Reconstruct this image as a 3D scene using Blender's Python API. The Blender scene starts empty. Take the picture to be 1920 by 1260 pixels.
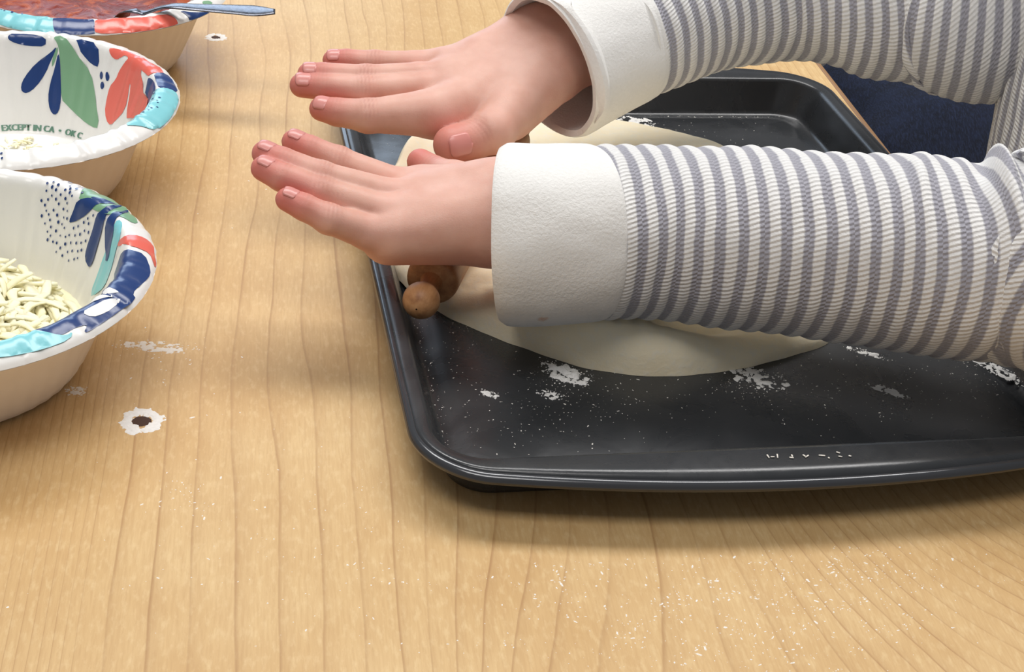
import bpy, bmesh, math, random
import numpy as np
from mathutils import Vector, Matrix, noise, geometry

# ------------------------------------------------------------------ camera, world, lights, exposure
# everything below is measured in centimetres on the table (z = 0 is the table top) and stored in metres
S = 0.01
SC = bpy.context.scene
FPX, PITCH, ROLL, CAMH = 2880.0, math.radians(31.5), math.radians(5.9), 35.5
FW = np.array([0, math.cos(PITCH), -math.sin(PITCH)])
R0 = np.array([1.0, 0, 0]); U0 = np.array([0, math.sin(PITCH), math.cos(PITCH)])
RX = math.cos(ROLL)*R0 + math.sin(ROLL)*U0
UP = -math.sin(ROLL)*R0 + math.cos(ROLL)*U0
CAM = np.array([0, 0, CAMH])
def at(x, y, z):
    d = FW + RX*(x-960)/FPX - UP*(y-630)/FPX
    return CAM + d*(z-CAMH)/d[2]

cd = bpy.data.cameras.new('camera'); cam = bpy.data.objects.new('camera', cd)
SC.collection.objects.link(cam)
cd.sensor_width = 36; cd.lens = 36*FPX/1920; cd.clip_start = .01
cam.matrix_world = Matrix(((RX[0], UP[0], -FW[0], 0), (RX[1], UP[1], -FW[1], 0), (RX[2], UP[2], -FW[2], CAMH*S), (0, 0, 0, 1)))
SC.camera = cam

w = bpy.data.worlds.new('room_light'); SC.world = w; w.use_nodes = True
w.node_tree.nodes['Background'].inputs[0].default_value = (.86, .87, .90, 1)
w.node_tree.nodes['Background'].inputs[1].default_value = .24

def area(name, loc, target, sx, sy, power, col):
    l = bpy.data.lights.new(name, 'AREA'); l.shape = 'RECTANGLE'; l.size = sx*S; l.size_y = sy*S
    l.energy = power; l.color = col
    o = bpy.data.objects.new(name, l); SC.collection.objects.link(o)
    o.location = [c*S for c in loc]
    d = Vector(target) - Vector(loc)
    o.rotation_euler = d.to_track_quat('-Z', 'Y').to_euler()
    return o
area('ceiling_panel_light', (-50, 140, 190), (-50, 140.01, 0), 120, 60, 22.5, (1, .98, .96))
area('ceiling_panel_light', (75, 150, 190), (75, 150.01, 0), 120, 60, 22.5, (1, .98, .96))
area('ceiling_panel_light', (-32, -28, 190), (-32, -27.99, 0), 120, 60, 17, (1, .97, .94))
area('window_light', (-110, 330, 95), (0, 60, 5), 150, 110, 15, (.66, .81, 1))

vs = SC.view_settings
vs.view_transform = 'Standard'; vs.look = 'None'; vs.exposure = 0.06; vs.gamma = 1.0; vs.use_curve_mapping = False

# ------------------------------------------------------------------ helpers
COL = SC.collection
ORG = {}
def empty(name, o):
    e = bpy.data.objects.new(name, None); COL.objects.link(e); e.empty_display_size = .02
    e.location = [c*S for c in o]; ORG[e] = np.array(o, float); return e
def tag(o, label=None, cat=None, group=None, kind=None):
    if label: o['label'] = label
    if cat: o['category'] = cat
    if group: o['group'] = group
    if kind: o['kind'] = kind
    return o
def obj(name, V, Fc, mat, parent=None, o=None, smooth=True, uv=None, attr=None, mats=None):
    V = np.asarray(V, float)
    if o is None:
        o = V.mean(0) if parent is None else ORG[parent]
        if parent is None: o = np.array([o[0], o[1], V[:, 2].min()])
    o = np.array(o, float)
    me = bpy.data.meshes.new(name)
    me.from_pydata(((V-o)*S).tolist(), [], Fc if isinstance(Fc, list) else Fc.tolist())
    if smooth: me.polygons.foreach_set('use_smooth', [True]*len(me.polygons))
    if uv is not None:
        lay = me.uv_layers.new(name='UVMap')
        li = np.zeros(len(me.loops), int); me.loops.foreach_get('vertex_index', li)
        uvl = np.asarray(uv)[li] if len(uv) == len(V) else np.asarray(uv)
        lay.data.foreach_set('uv', uvl.astype(np.float32).ravel())
    if attr is not None:
        for k, a in attr.items():
            at_ = me.attributes.new(k, 'FLOAT', 'POINT'); at_.data.foreach_set('value', np.asarray(a, np.float32))
    me.materials.append(mat); me.update()
    ob = bpy.data.objects.new(name, me); COL.objects.link(ob)
    ORG[ob] = o
    if parent is not None:
        ob.parent = parent; ob.location = [c*S for c in (o-ORG[parent])]
    else:
        ob.location = [c*S for c in o]
    return ob

class MB:
    def __init__(s): s.v = []; s.f = []
    def add(s, V, F):
        n = len(s.v); s.v.extend([tuple(p) for p in V]); s.f.extend([tuple(i+n for i in f) for f in F])
    def box(s, c, d, M=None):
        V = np.array([[x, y, z] for x in (-.5, .5) for y in (-.5, .5) for z in (-.5, .5)])*d
        if M is not None: V = V @ np.array(M).T
        s.add(V+c, [(0, 1, 3, 2), (4, 6, 7, 5), (0, 4, 5, 1), (2, 3, 7, 6), (0, 2, 6, 4), (1, 5, 7, 3)])
    def build(s, name, mat, parent=None, o=None, smooth=True): return obj(name, s.v, s.f, mat, parent, o, smooth)

def grid_faces(n, m, closed=True):
    i, j = np.meshgrid(np.arange(n-1), np.arange(m if closed else m-1), indexing='ij')
    i = i.ravel(); j = j.ravel(); k = (j+1) % m
    return np.stack([i*m+j, i*m+k, (i+1)*m+k, (i+1)*m+j], 1).tolist()
def catmull(P, n):
    P = np.asarray(P, float); P = np.vstack([2*P[0]-P[1], P, 2*P[-1]-P[-2]])
    t = np.linspace(0, len(P)-3-1e-6, n); i = t.astype(int); u = (t-i)[:, None]
    a, b, c, d = P[i], P[i+1], P[i+2], P[i+3]
    return .5*((2*b)+(c-a)*u+(2*a-5*b+4*c-d)*u*u+(3*b-a-3*c+d)*u**3)
def nz(x, y=0, z=0): return noise.noise((x, y, z))
def fbm(x, y=0, z=0, o=4): return noise.fractal((x, y, z), 1.0, 2.0, o)

# ------------------------------------------------------------------ material helpers
def srgb(r, g, b):
    f = lambda c: (c/255)/12.92 if c <= 10 else (((c/255)+.055)/1.055)**2.4
    return (f(r), f(g), f(b), 1)
class Mat:
    def __init__(s, name):
        s.m = bpy.data.materials.new(name); s.m.use_nodes = True; s.t = s.m.node_tree; s.N = s.t.nodes
        s.b = s.N['Principled BSDF']
    def n(s, typ, **k):
        x = s.N.new(typ)
        for a, v in k.items(): setattr(x, a, v)
        return x
    def set(s, x, key, v):
        i = x.inputs[key]
        if hasattr(v, 'is_linked') or hasattr(v, 'links'): s.t.links.new(v, i)
        else: i.default_value = v
    def math(s, op, a, b=None, c=None):
        x = s.n('ShaderNodeMath', operation=op)
        s.set(x, 0, a)
        if b is not None: s.set(x, 1, b)
        if c is not None: s.set(x, 2, c)
        return x.outputs[0]
    def noise(s, vec, scale, detail=3, rough=.5, dist=0):
        x = s.n('ShaderNodeTexNoise'); s.set(x, 'Vector', vec); x.inputs['Scale'].default_value = scale
        x.inputs['Detail'].default_value = detail; x.inputs['Roughness'].default_value = rough; x.inputs['Distortion'].default_value = dist
        return x.outputs['Fac']
    def ramp(s, f, stops, interp='LINEAR'):
        x = s.n('ShaderNodeValToRGB'); x.color_ramp.interpolation = interp; e = x.color_ramp.elements
        while len(e) < len(stops): e.new(.5)
        for k, (p, c) in zip(e, stops):
            k.position = p; k.color = c if len(c) == 4 else (*c, 1)
        s.set(x, 0, f); return x.outputs[0]
    def mix(s, f, a, b, mode='MIX'):
        x = s.n('ShaderNodeMix', data_type='RGBA', blend_type=mode)
        s.set(x, 0, f); s.set(x, 6, a); s.set(x, 7, b); return x.outputs[2]
    def coords(s, what='Object', scale=(100, 100, 100), rot=(0, 0, 0)):
        c = s.n('ShaderNodeTexCoord'); mp = s.n('ShaderNodeMapping')
        mp.inputs['Scale'].default_value = scale; mp.inputs['Rotation'].default_value = rot
        s.t.links.new(c.outputs[what], mp.inputs[0]); return mp.outputs[0]
    def sep(s, v):
        x = s.n('ShaderNodeSeparateXYZ'); s.set(x, 0, v); return x.outputs
    def comb(s, a, b, c=0.0):
        x = s.n('ShaderNodeCombineXYZ'); s.set(x, 0, a); s.set(x, 1, b); s.set(x, 2, c); return x.outputs[0]
    def bump(s, h, strength, dist):
        x = s.n('ShaderNodeBump'); x.inputs['Strength'].default_value = strength; x.inputs['Distance'].default_value = dist
        s.set(x, 'Height', h); s.t.links.new(x.outputs[0], s.b.inputs['Normal'])
    def p(s, **k):
        for a, v in k.items():
            s.set(s.b, {'base': 'Base Color', 'rough': 'Roughness', 'metal': 'Metallic', 'spec': 'Specular IOR Level', 'coat': 'Coat Weight',
                        'coatr': 'Coat Roughness', 'sss': 'Subsurface Weight', 'sssr': 'Subsurface Radius', 'ssss': 'Subsurface Scale', 'sheen': 'Sheen Weight', 'sheenr': 'Sheen Roughness'}[a], v)
        return s
def simple(name, col, rough=.5, **k):
    m = Mat(name); m.p(base=col, rough=rough, **k); return m.m
M = {}

# table top: pale maple grain running with the table's edge
GR = math.radians(-10.5)
m = Mat('maple_laminate'); v = m.coords('Object', (100, 100, 100), (0, 0, GR)); u_, v_, _ = m.sep(v)
# u_ runs across the grain, v_ along it
n1 = m.noise(m.comb(m.math('MULTIPLY', u_, .10), m.math('MULTIPLY', v_, .030), 3.0), 1, 2, .45)
n2 = m.noise(m.comb(m.math('MULTIPLY', u_, .6), m.math('MULTIPLY', v_, .11), 9.0), 1, 3, .5)
tb = m.math('MAXIMUM', 0.0, m.math('SUBTRACT', 48.0, v_))
sel = m.n('ShaderNodeMapRange', interpolation_type='SMOOTHSTEP'); m.set(sel, 0, u_); sel.inputs[1].default_value = 4.0; sel.inputs[2].default_value = 13.0
spread = m.math('ADD', 1.0, m.math('MULTIPLY', sel.outputs[0], m.math('MULTIPLY', .0055, m.math('MULTIPLY', tb, tb))))
uc = m.math('DIVIDE', m.math('SUBTRACT', u_, 15.5), spread)
g = m.math('MULTIPLY', uc, .75)
g = m.math('ADD', g, m.math('MULTIPLY', 1.9, m.math('MINIMUM', 0.0, m.math('ADD', uc, 21.5))))
g = m.math('ADD', g, m.math('MULTIPLY', .8, m.math('MAXIMUM', 0.0, m.math('SUBTRACT', uc, 2.0))))
g = m.math('ADD', g, m.math('MULTIPLY', 2.4, n1)); g = m.math('ADD', g, m.math('MULTIPLY', .30, n2))
fr = m.math('FRACT', g)
line = m.ramp(fr, [(0, (1, 1, 1)), (.03, (.8, .8, .8)), (.08, (.3, .3, .3)), (.45, (0, 0, 0)), (.97, (.06, .06, .06)), (1, (.9, .9, .9))])
lm = m.noise(m.comb(m.math('MULTIPLY', u_, .5), m.math('MULTIPLY', v_, .06), 1.0), 1, 2)
line = m.math('MULTIPLY', line, m.ramp(lm, [(.3, (.25, .25, .25)), (.7, (1, 1, 1))]))
fine = m.noise(m.comb(m.math('MULTIPLY', u_, 9.0), m.math('MULTIPLY', v_, .7), 0), 1, 4, .65)
blot = m.noise(v, .16, 3, .55)
fleck = m.noise(m.comb(m.math('MULTIPLY', u_, 4.5), m.math('MULTIPLY', v_, 1.5), 5.0), 1, 4, .6)
base = m.mix(m.ramp(blot, [(.32, (0, 0, 0)), (.7, (1, 1, 1))]), srgb(203, 166, 113), srgb(217, 185, 134))
base = m.mix(m.ramp(fine, [(.4, (0, 0, 0)), (.75, (.55, .55, .55))]), base, srgb(190, 150, 100))
base = m.mix(m.ramp(fleck, [(.50, (0, 0, 0)), (.72, (.45, .45, .45))]), base, srgb(230, 204, 156))
base = m.mix(m.math('MULTIPLY', line, .74), base, srgb(158, 114, 70))
m.p(base=base, rough=m.ramp(fleck, [(.3, (.42,)*3), (.7, (.52,)*3)]), spec=.35)
m.bump(fine, .05, .0006)
M['maple'] = m.m
M['edge'] = simple('edge_band', srgb(150, 112, 74), .5)
m = Mat('dark_floor'); m.p(base=m.mix(m.noise(m.coords(), .05, 4), srgb(70, 68, 66), srgb(92, 88, 84)), rough=.6); M['floor'] = m.m
M['leg'] = simple('painted_steel', srgb(90, 92, 96), .35, metal=.6)

# non-stick tray
m = Mat('nonstick_black'); v = m.coords()
sm = m.noise(v, .22, 4, .6, 1.2); fn = m.noise(v, 9, 2)
m.p(base=m.mix(sm, srgb(42, 44, 46), srgb(58, 60, 63)), rough=m.ramp(sm, [(.35, (.20,)*3), (.65, (.36,)*3)]), spec=.62)
m.bump(fn, .06, .0004); M['nonstick'] = m.m
m = Mat('rolled_steel_rim'); m.p(base=srgb(60, 62, 66), rough=.16, spec=.9, metal=.25); M['rim'] = m.m

# flour
m = Mat('white_flour'); v = m.coords(); m.p(base=m.mix(m.noise(v, 6, 3), srgb(226, 224, 220), srgb(250, 249, 246)), rough=.95, spec=.1); M['flour'] = m.m
M['speck'] = simple('pale_flour_specks', srgb(238, 234, 226), .95, spec=.1)
m = Mat('thin_flour_film'); v = m.coords(); m.p(base=srgb(232, 226, 216), rough=.95, spec=.1); M['film'] = m.m
M['brownmark'] = simple('dark_brown_speck', srgb(70, 45, 32), .8)

# dough
m = Mat('raw_dough'); v = m.coords()
a = m.noise(v, .25, 3, .5); b = m.noise(v, 3.0, 4, .6)
c = m.mix(m.ramp(a, [(.35, (0,)*3), (.7, (1,)*3)]), srgb(252, 236, 202), srgb(255, 243, 214))
c = m.mix(m.ramp(b, [(.5, (0,)*3), (.75, (.5,)*3)]), c, srgb(244, 240, 228))
m.p(base=c, rough=.62, sss=.10, sssr=(1, .8, .6), ssss=.004, spec=.3); m.bump(b, .25, .0012); M['dough'] = m.m

# wooden rolling pin
m = Mat('beech_wood'); v = m.coords('Object', (100, 100, 100), (0, 0, .1)); x, y, z = m.sep(v)
n = m.noise(m.comb(m.math('MULTIPLY', x, 2.2), m.math('MULTIPLY', y, .35), m.math('MULTIPLY', z, 2.2)), 1, 4, .6)
m.p(base=m.ramp(n, [(.3, srgb(150, 100, 62)), (.55, srgb(188, 138, 92)), (.75, srgb(204, 158, 112))]), rough=.5); M['beech'] = m.m

# paper bowls
m = Mat('coated_paper'); v = m.coords(); m.p(base=srgb(238, 237, 233), rough=.3, spec=.5, coat=.25, coatr=.2)
m.bump(m.noise(v, 2.5, 3), .10, .001); M['paper'] = m.m
m = Mat('uncoated_paper_back'); v = m.coords(); m.p(base=m.mix(m.noise(v, 1.2, 4), srgb(232, 224, 217), srgb(240, 233, 227)), rough=.75, spec=.3); M['paperback'] = m.m
for k, c in dict(navy=(26, 58, 116), sage=(126, 170, 134), coral=(232, 108, 92), turquoise=(134, 208, 216), white=(240, 240, 238)).items():
    m = Mat(k+'_print'); v = m.coords(); m.p(base=srgb(*c), rough=.28, spec=.5, coat=.25, coatr=.2); m.bump(m.noise(v, 2.5, 3), .10, .001); M[k] = m.m
M['green_text'] = simple('green_ink', srgb(98, 138, 118), .4)

m = Mat('mozzarella'); v = m.coords(); m.p(base=m.mix(m.noise(v, 1.3, 3), srgb(254, 243, 190), srgb(255, 252, 226)), rough=.5, sss=.25, sssr=(1, .9, .6), ssss=.003); M['cheese'] = m.m
m = Mat('tomato_sauce'); v = m.coords(); n = m.noise(v, .55, 5, .62, 1.5)
m.p(base=m.ramp(n, [(.30, srgb(96, 26, 16)), (.48, srgb(130, 40, 24)), (.6, srgb(178, 82, 24)), (.72, srgb(140, 40, 24))]), rough=.32, spec=.35); m.bump(n, .5, .004); M['sauce'] = m.m
m = Mat('brushed_steel'); v = m.coords(); m.p(base=srgb(118, 121, 130), metal=1, rough=m.ramp(m.noise(v, 4, 3), [(.3, (.22,)*3), (.7, (.34,)*3)])); M['steel'] = m.m

# skin
m = Mat('skin'); v = m.coords(); at_ = m.n('ShaderNodeAttribute', attribute_name='rosy'); at2 = m.n('ShaderNodeAttribute', attribute_name='crease')
bl = m.noise(v, .9, 3, .5); po = m.noise(v, 14, 3, .6)
c = m.mix(m.ramp(bl, [(.3, (0,)*3), (.7, (1,)*3)]), srgb(214, 164, 146), srgb(225, 180, 163))
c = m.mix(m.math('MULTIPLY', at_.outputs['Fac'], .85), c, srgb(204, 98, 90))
c = m.mix(m.math('MULTIPLY', at2.outputs['Fac'], .55), c, srgb(186, 122, 106))
wr = m.noise(v, 26, 2)
m.p(base=c, rough=.48, spec=.4, sss=.22, sssr=(1, .35, .2), ssss=.006); m.bump(m.math('ADD', po, m.math('MULTIPLY', wr, .5)), .10, .0012); M['skin'] = m.m
M['nail'] = simple('pink_nail', srgb(216, 144, 136), .32, spec=.5, coat=.1)

# knitted sweater: u = distance along the sleeve (cm), v = distance round it (cm)
def knit(name, pale, grey):
    m = Mat(name); c = m.n('ShaderNodeTexCoord'); u, v, _ = m.sep(c.outputs['UV'])
    wob = m.noise(m.comb(m.math('MULTIPLY', u, .5), m.math('MULTIPLY', v, .35)), 1, 2)
    ph = m.math('MULTIPLY', m.math('ADD', u, m.math('MULTIPLY', m.math('SUBTRACT', wob, .5), .25)), 1/.86)
    st = m.math('FRACT', ph)                       # 0..1 across one stripe pair
    tri = m.math('ABSOLUTE', m.math('SUBTRACT', st, .5))   # .5 at ridge of pale, 0 in grey
    cc = m.math('SUBTRACT', m.math('FRACT', m.math('ADD', ph, .5)), .5)      # 0 in the middle of the pale ridge
    stitch = m.math('SINE', m.math('MULTIPLY', m.math('ADD', v, m.math('MULTIPLY', cc, .30)), 2*math.pi/.20))
    fz = m.noise(m.comb(m.math('MULTIPLY', u, 7), m.math('MULTIPLY', v, 9)), 1, 4, .7)
    e = m.math('ADD', tri, m.math('MULTIPLY', m.math('SUBTRACT', fz, .5), .16))
    f = m.ramp(e, [(.20, (0,)*3), (.29, (1,)*3)])
    gcol = m.mix(m.ramp(fz, [(.3, (0,)*3), (.7, (1,)*3)]), grey, tuple(min(1, k*1.35) for k in grey[:3])+(1,))
    col = m.mix(f, gcol, pale)
    col = m.mix(m.math('MULTIPLY', m.ramp(stitch, [(.0, (1,)*3), (.55, (0,)*3)]), .11), col, tuple(k*.55 for k in grey[:3])+(1,))
    m.p(base=col, rough=.9, spec=.15, sheen=.35, sheenr=.5)
    h = m.math('ADD', m.math('MULTIPLY', stitch, .30), m.math('MULTIPLY', fz, .9))
    m.bump(h, .55, .0016); return m.m
M['knit'] = knit('striped_knit', srgb(244, 243, 241), srgb(158, 157, 166))
m = Mat('cream_jersey'); v = m.coords(); fz = m.noise(v, 7, 4, .65); big = m.noise(v, .5, 3)
dv = m.n('ShaderNodeVectorMath', operation='DISTANCE'); m.set(dv, 0, v); dv.inputs[1].default_value = (0, 0, -999)
M['cuff_dist'] = dv
c = m.mix(fz, srgb(234, 233, 229), srgb(247, 246, 243))
stain = m.ramp(m.math('ADD', dv.outputs['Value'], m.math('MULTIPLY', m.math('SUBTRACT', fz, .5), .5)), [(.08, (1,)*3), (.26, (0,)*3)])
c = m.mix(m.math('MULTIPLY', stain, .6), c, srgb(206, 140, 88))
m.p(base=c, rough=.92, spec=.12, sheen=.3); m.bump(m.math('ADD', fz, big), .35, .0015); M['cuff'] = m.m
m = Mat('navy_denim'); v = m.coords(); x, y, z = m.sep(v)
n = m.noise(m.comb(m.math('MULTIPLY', x, 14), m.math('MULTIPLY', y, 2.0), m.math('MULTIPLY', z, 3)), 1, 4, .7); n2 = m.noise(v, .5, 4, .6)
c = m.mix(m.ramp(n, [(.45, (0,)*3), (.75, (1,)*3)]), srgb(12, 17, 32), srgb(34, 44, 70))
c = m.mix(m.ramp(n2, [(.45, (0,)*3), (.75, (.6,)*3)]), c, srgb(26, 36, 62))
m.p(base=c, rough=.85, spec=.2); m.bump(n, .4, .001); M['denim'] = m.m

# ------------------------------------------------------------------ the setting: floor and table
mb = MB(); mb.box((0, 80, -63), (600, 600, 2)); fl = mb.build('floor', M['floor'], smooth=False); tag(fl, 'dark grey floor below the table', kind='structure')
GD = np.array([math.sin(math.radians(-10.5)), math.cos(math.radians(-10.5))])      # along the grain
EDGE = np.array([18.24, 96.02])
ex = np.array([GD[1], -GD[0]])                                                    # towards the child's side
def tp(a, b, z): q = EDGE + ex*a + GD*b; return (q[0], q[1], z)
tbl = empty('table', tp(-55, -10, -62)); tag(tbl, 'pale maple laminate table under the tray and paper bowls', 'table')
RND = .35
def slab(a0, a1, b0, b1, z0, z1, r):
    V = []; prof = [(r, z1)] + [(r-r*math.sin(t), z1-r+r*math.cos(t)) for t in np.linspace(.2, math.pi/2, 5)] + [(0, z0+.3), (.3, z0)]
    for i, z in prof:
        V += [tp(a0+i, b0+i, z), tp(a1-i, b0+i, z), tp(a1-i, b1-i, z), tp(a0+i, b1-i, z)]
    F = grid_faces(len(prof), 4); n = len(prof); F += [(0, 1, 2, 3), (4*n-1, 4*n-2, 4*n-3, 4*n-4)]
    F = [tuple(reversed(f)) for f in F[:-2]] + F[-2:]
    return V, F
V, F_ = slab(-110, -.35, -95, 75, -2.6, 0, .12); obj('table_top', V, F_, M['maple'], tbl, o=(0, 0, 0), smooth=False)
V, F_ = slab(-.35, 0, -95, 75, -2.6, -.03, .15); obj('edge_band', V, F_, M['edge'], tbl, smooth=False)
for a in (-104, -6):
    for b in (-88, 68):
        mb = MB(); t = np.linspace(0, 2*np.pi, 20, endpoint=False); c = np.array(tp(a, b, 0))
        V = [(c[0]+r*math.cos(k), c[1]+r*math.sin(k), z) for r, z in ((2.2, -62), (2.2, -60), (1.8, -59.5), (1.8, -4), (3.5, -3.5), (3.5, -2.6)) for k in t]
        mb.add(V, grid_faces(6, 20)); mb.build('leg', M['leg'], tbl)

# ------------------------------------------------------------------ baking tray
PC = np.array([6.94, 66.09]); PH = math.radians(13.9)
def pan_w(x, y, z):
    c, s = math.cos(PH), math.sin(PH)
    return (PC[0]+x*c-y*s, PC[1]+x*s+y*c, z)
def rrect(a, b, r, bow, z, n=14, m_=40):
    pts = []
    def ysh(x): return bow*max(0, 1-(x/a)**2)
    segs = []
    for k in range(m_): x = -(a-r)+2*(a-r)*k/m_; segs.append((x, -b-ysh(x)))                                 # near
    for k in range(n): t = -math.pi/2+math.pi/2*k/n; x = a-r+r*math.cos(t); segs.append((x, -b+r+r*math.sin(t)-ysh(min(x, a))))
    for k in range(m_): y = -(b-r)+2*(b-r)*k/m_; segs.append((a, y))
    for k in range(n): t = math.pi/2*k/n; x = a-r+r*math.cos(t); segs.append((x, b-r+r*math.sin(t)+ysh(x)))
    for k in range(m_): x = (a-r)-2*(a-r)*k/m_; segs.append((x, b+ysh(x)))
    for k in range(n): t = math.pi/2+math.pi/2*k/n; x = -(a-r)+r*math.cos(t); segs.append((x, b-r+r*math.sin(t)+ysh(x)))
    for k in range(m_): y = (b-r)-2*(b-r)*k/m_; segs.append((-a, y))
    for k in range(n): t = math.pi+math.pi/2*k/n; x = -(a-r)+r*math.cos(t); segs.append((x, -b+r+r*math.sin(t)-ysh(x)))
    return [pan_w(x, y, z) for x, y in segs]
tray = empty('baking_tray', (*PC, 0)); tag(tray, 'black non-stick baking tray holding the dough and rolling pin', 'baking tray')
lev = [(10.5, 14.8, 1.0, 0, .42), (11.9, 16.2, 1.2, 0, .42), (12.25, 16.55, 1.3, 0, .36), (12.5, 16.8, 1.4, 0, .24), (12.95, 17.25, 1.6, 0, .22), (13.12, 17.42, 1.7, 0, .3), (13.22, 17.52, 1.8, 0, .5),
       (13.78, 18.0, 2.0, 0, 2.0), (13.86, 18.06, 2.1, 0, 2.15), (14.0, 18.15, 2.2, .15, 2.22), (14.25, 18.35, 2.4, 1.0, 2.24), (14.5, 18.5, 2.5, 1.7, 2.26)]
und = [(14.45, 18.45, 2.5, 1.7, 2.16), (14.05, 18.2, 2.2, .2, 2.12), (13.95, 18.15, 2.1, 0, 2.0), (13.35, 17.62, 1.8, 0, .45), (13.2, 17.5, 1.7, 0, .12), (12.9, 17.2, 1.6, 0, .02), (10.5, 14.8, 1.0, 0, .02)]
RI = [rrect(*l) for l in lev+und]; k = len(RI[0])
V = [p for r in RI for p in r]; F_ = grid_faces(len(RI), k)
F_ = [tuple(reversed(f)) for f in F_]
V.append(pan_w(0, 0, .42)); V.append(pan_w(0, 0, .02)); c0 = len(V)-2
F_ += [(j, (j+1) % k, c0) for j in range(k)]; b0 = (len(RI)-1)*k; F_ += [(b0+(j+1) % k, b0+j, c0+1) for j in range(k)]
F_ = [tuple(reversed(f)) for f in F_[:0]] + F_
obj('tray_body', V, F_, M['nonstick'], tray)
V = []
for t in np.linspace(0, 2*math.pi, 12, endpoint=False):
    d = .24*math.cos(t); V += rrect(14.52+d, 18.52+d, 2.5+d, 1.75, 2.03+.24*math.sin(t))
V += V[:k]
ob = obj('rolled_rim', V, [tuple(reversed(f)) for f in grid_faces(13, k)], M['rim'], tray)

# ------------------------------------------------------------------ dough
DC = np.array([3.6, 67.5])
px = [(835, 592, .45), (900, 620, .45), (1000, 658, .45), (1100, 690, .45), (1200, 704, .45), (1300, 703, .45), (1400, 689, .45), (1480, 668, .45), (1550, 647, .45)]
ol = [at(*p)[:2] for p in px] + [np.array(q) for q in ((15.2, 61.5), (15.6, 66), (14.5, 71), (12.5, 75.5))]
ol += [at(*p)[:2] for p in ((1330, 272, .7), (1200, 246, .7), (1100, 228, .7), (1020, 224, .7), (930, 235, .7), (805, 268, .9), (765, 278, .9), (735, 318, .9))] + [np.array(q) for q in ((-7.6, 68.5), (-7.0, 64.5), (-5.2, 60.8))]
ang = np.array([math.atan2(q[1]-DC[1], q[0]-DC[0]) for q in ol]); rad = np.array([np.hypot(*(q-DC)) for q in ol])
i = np.argsort(ang); ang = ang[i]; rad = rad[i]
NA, NRr = 240, 60
ta = np.linspace(-math.pi, math.pi, NA, endpoint=False)
Rr = np.interp(ta, np.r_[ang-2*math.pi, ang, ang+2*math.pi], np.r_[rad, rad, rad])
for _ in range(3): Rr = (np.roll(Rr, 1)+2*Rr+np.roll(Rr, -1))/4
def sstep(x, a, b):
    t = min(1, max(0, (x-a)/(b-a))); return t*t*(3-2*t)
V = []
tt = np.r_[np.linspace(0, .8, 34, endpoint=False), 1-.2*np.linspace(1, 0, NRr-34)**1.6]
for j in range(NRr):
    for q, a in enumerate(ta):
        t = tt[j]
        R_ = Rr[q]+.12*nz(a*3, 5)+.10*nz(a*9, 2)
        x = DC[0]+t*R_*math.cos(a); y = DC[1]+t*R_*math.sin(a); d = (1-t)*R_
        near = 1-sstep(y, 58.5, 65)
        Hc = float(np.interp(x, [-3.4, -1, 2, 5.6, 8, 9, 11, 12.7, 15], [.55, 1.5, 1.95, 2.05, 1.45, 1.12, .85, .70, .55]))
        back = .62+.25*sstep(y, 56, 60)
        fold = sstep(x, 5.2, 7.8)
        Hn = Hc*(1-fold)+fold*(Hc*(1-sstep(d, .95, 1.9))+back*sstep(d, .95, 1.9))
        Hh = .8*(1-near)+Hn*near
        Hh += .10*nz(x*.5, y*.5, 1)+.03*nz(x*2.2, y*2.2, 4)+.05*fbm(x*1.6, y*3.0, 6)*sstep(d, 1.1, 2.2)
        wd = .35+.55*near
        e = min(1, d/wd); e = math.sqrt(max(0, 1-(1-e)**2))
        # the corner of dough lifted beside the thumbs
        lift = .7*math.exp(-(((x+6.6)/1.2)**2+((y-74.2)/1.5)**2))
        V.append((x, y, .43+Hh*e*(.25+.75*min(1, d/.12+.3)) + lift*(.4+.6*e)))
F_ = [tuple(reversed(f)) for f in grid_faces(NRr, NA)]
F_ = F_[NA:] if False else F_
dough = obj('dough', V, [tuple(reversed(f)) for f in F_], M['dough'], o=(*DC, .43)); tag(dough, 'flattened pale dough folded over on the black tray under the arms', 'dough')

# ------------------------------------------------------------------ rolling pin
PA = at(790, 563, 2.55); PD = np.array([.16, 1, 0]); PD /= np.linalg.norm(PD); PS = np.array([PD[1], -PD[0], 0]); PU = np.array([0, 0, 1.])
def lathe(prof, n=40):
    V = [PA+PD*a+(PS*math.cos(t)+PU*math.sin(t))*r for a, r in prof for t in np.linspace(0, 2*math.pi, n, endpoint=False)]
    return V, grid_faces(len(prof), n)
pin = empty('rolling_pin', (*(PA+PD*9.5)[:2], 1.2)); tag(pin, 'small wooden rolling pin with ball ends pressed under both palms', 'rolling pin')
LB = 16.0
bar = [(1.62, .02), (1.62, .9), (1.66, 1.02), (1.78, 1.12), (2.0, 1.16)] + [(1.62+LB*k/20, 1.16) for k in range(1, 20)] + [(LB+1.25, 1.16), (LB+1.46, 1.12), (LB+1.58, 1.02), (LB+1.62, .9), (LB+1.62, .02)]
V, F_ = lathe(bar); obj('barrel', V, F_, M['beech'], pin)
kn = [(.80*-math.cos(t), .80*math.sin(t)) for t in np.linspace(.05, 2.45, 16)] + [(.95, .42), (1.3, .42), (1.62, .5)]
V, F_ = lathe(kn); obj('handle', V, F_, M['beech'], pin)
V, F_ = lathe([(LB+3.24-a, r) for a, r in kn]); obj('handle', V, [tuple(reversed(f)) for f in F_], M['beech'], pin)

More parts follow.
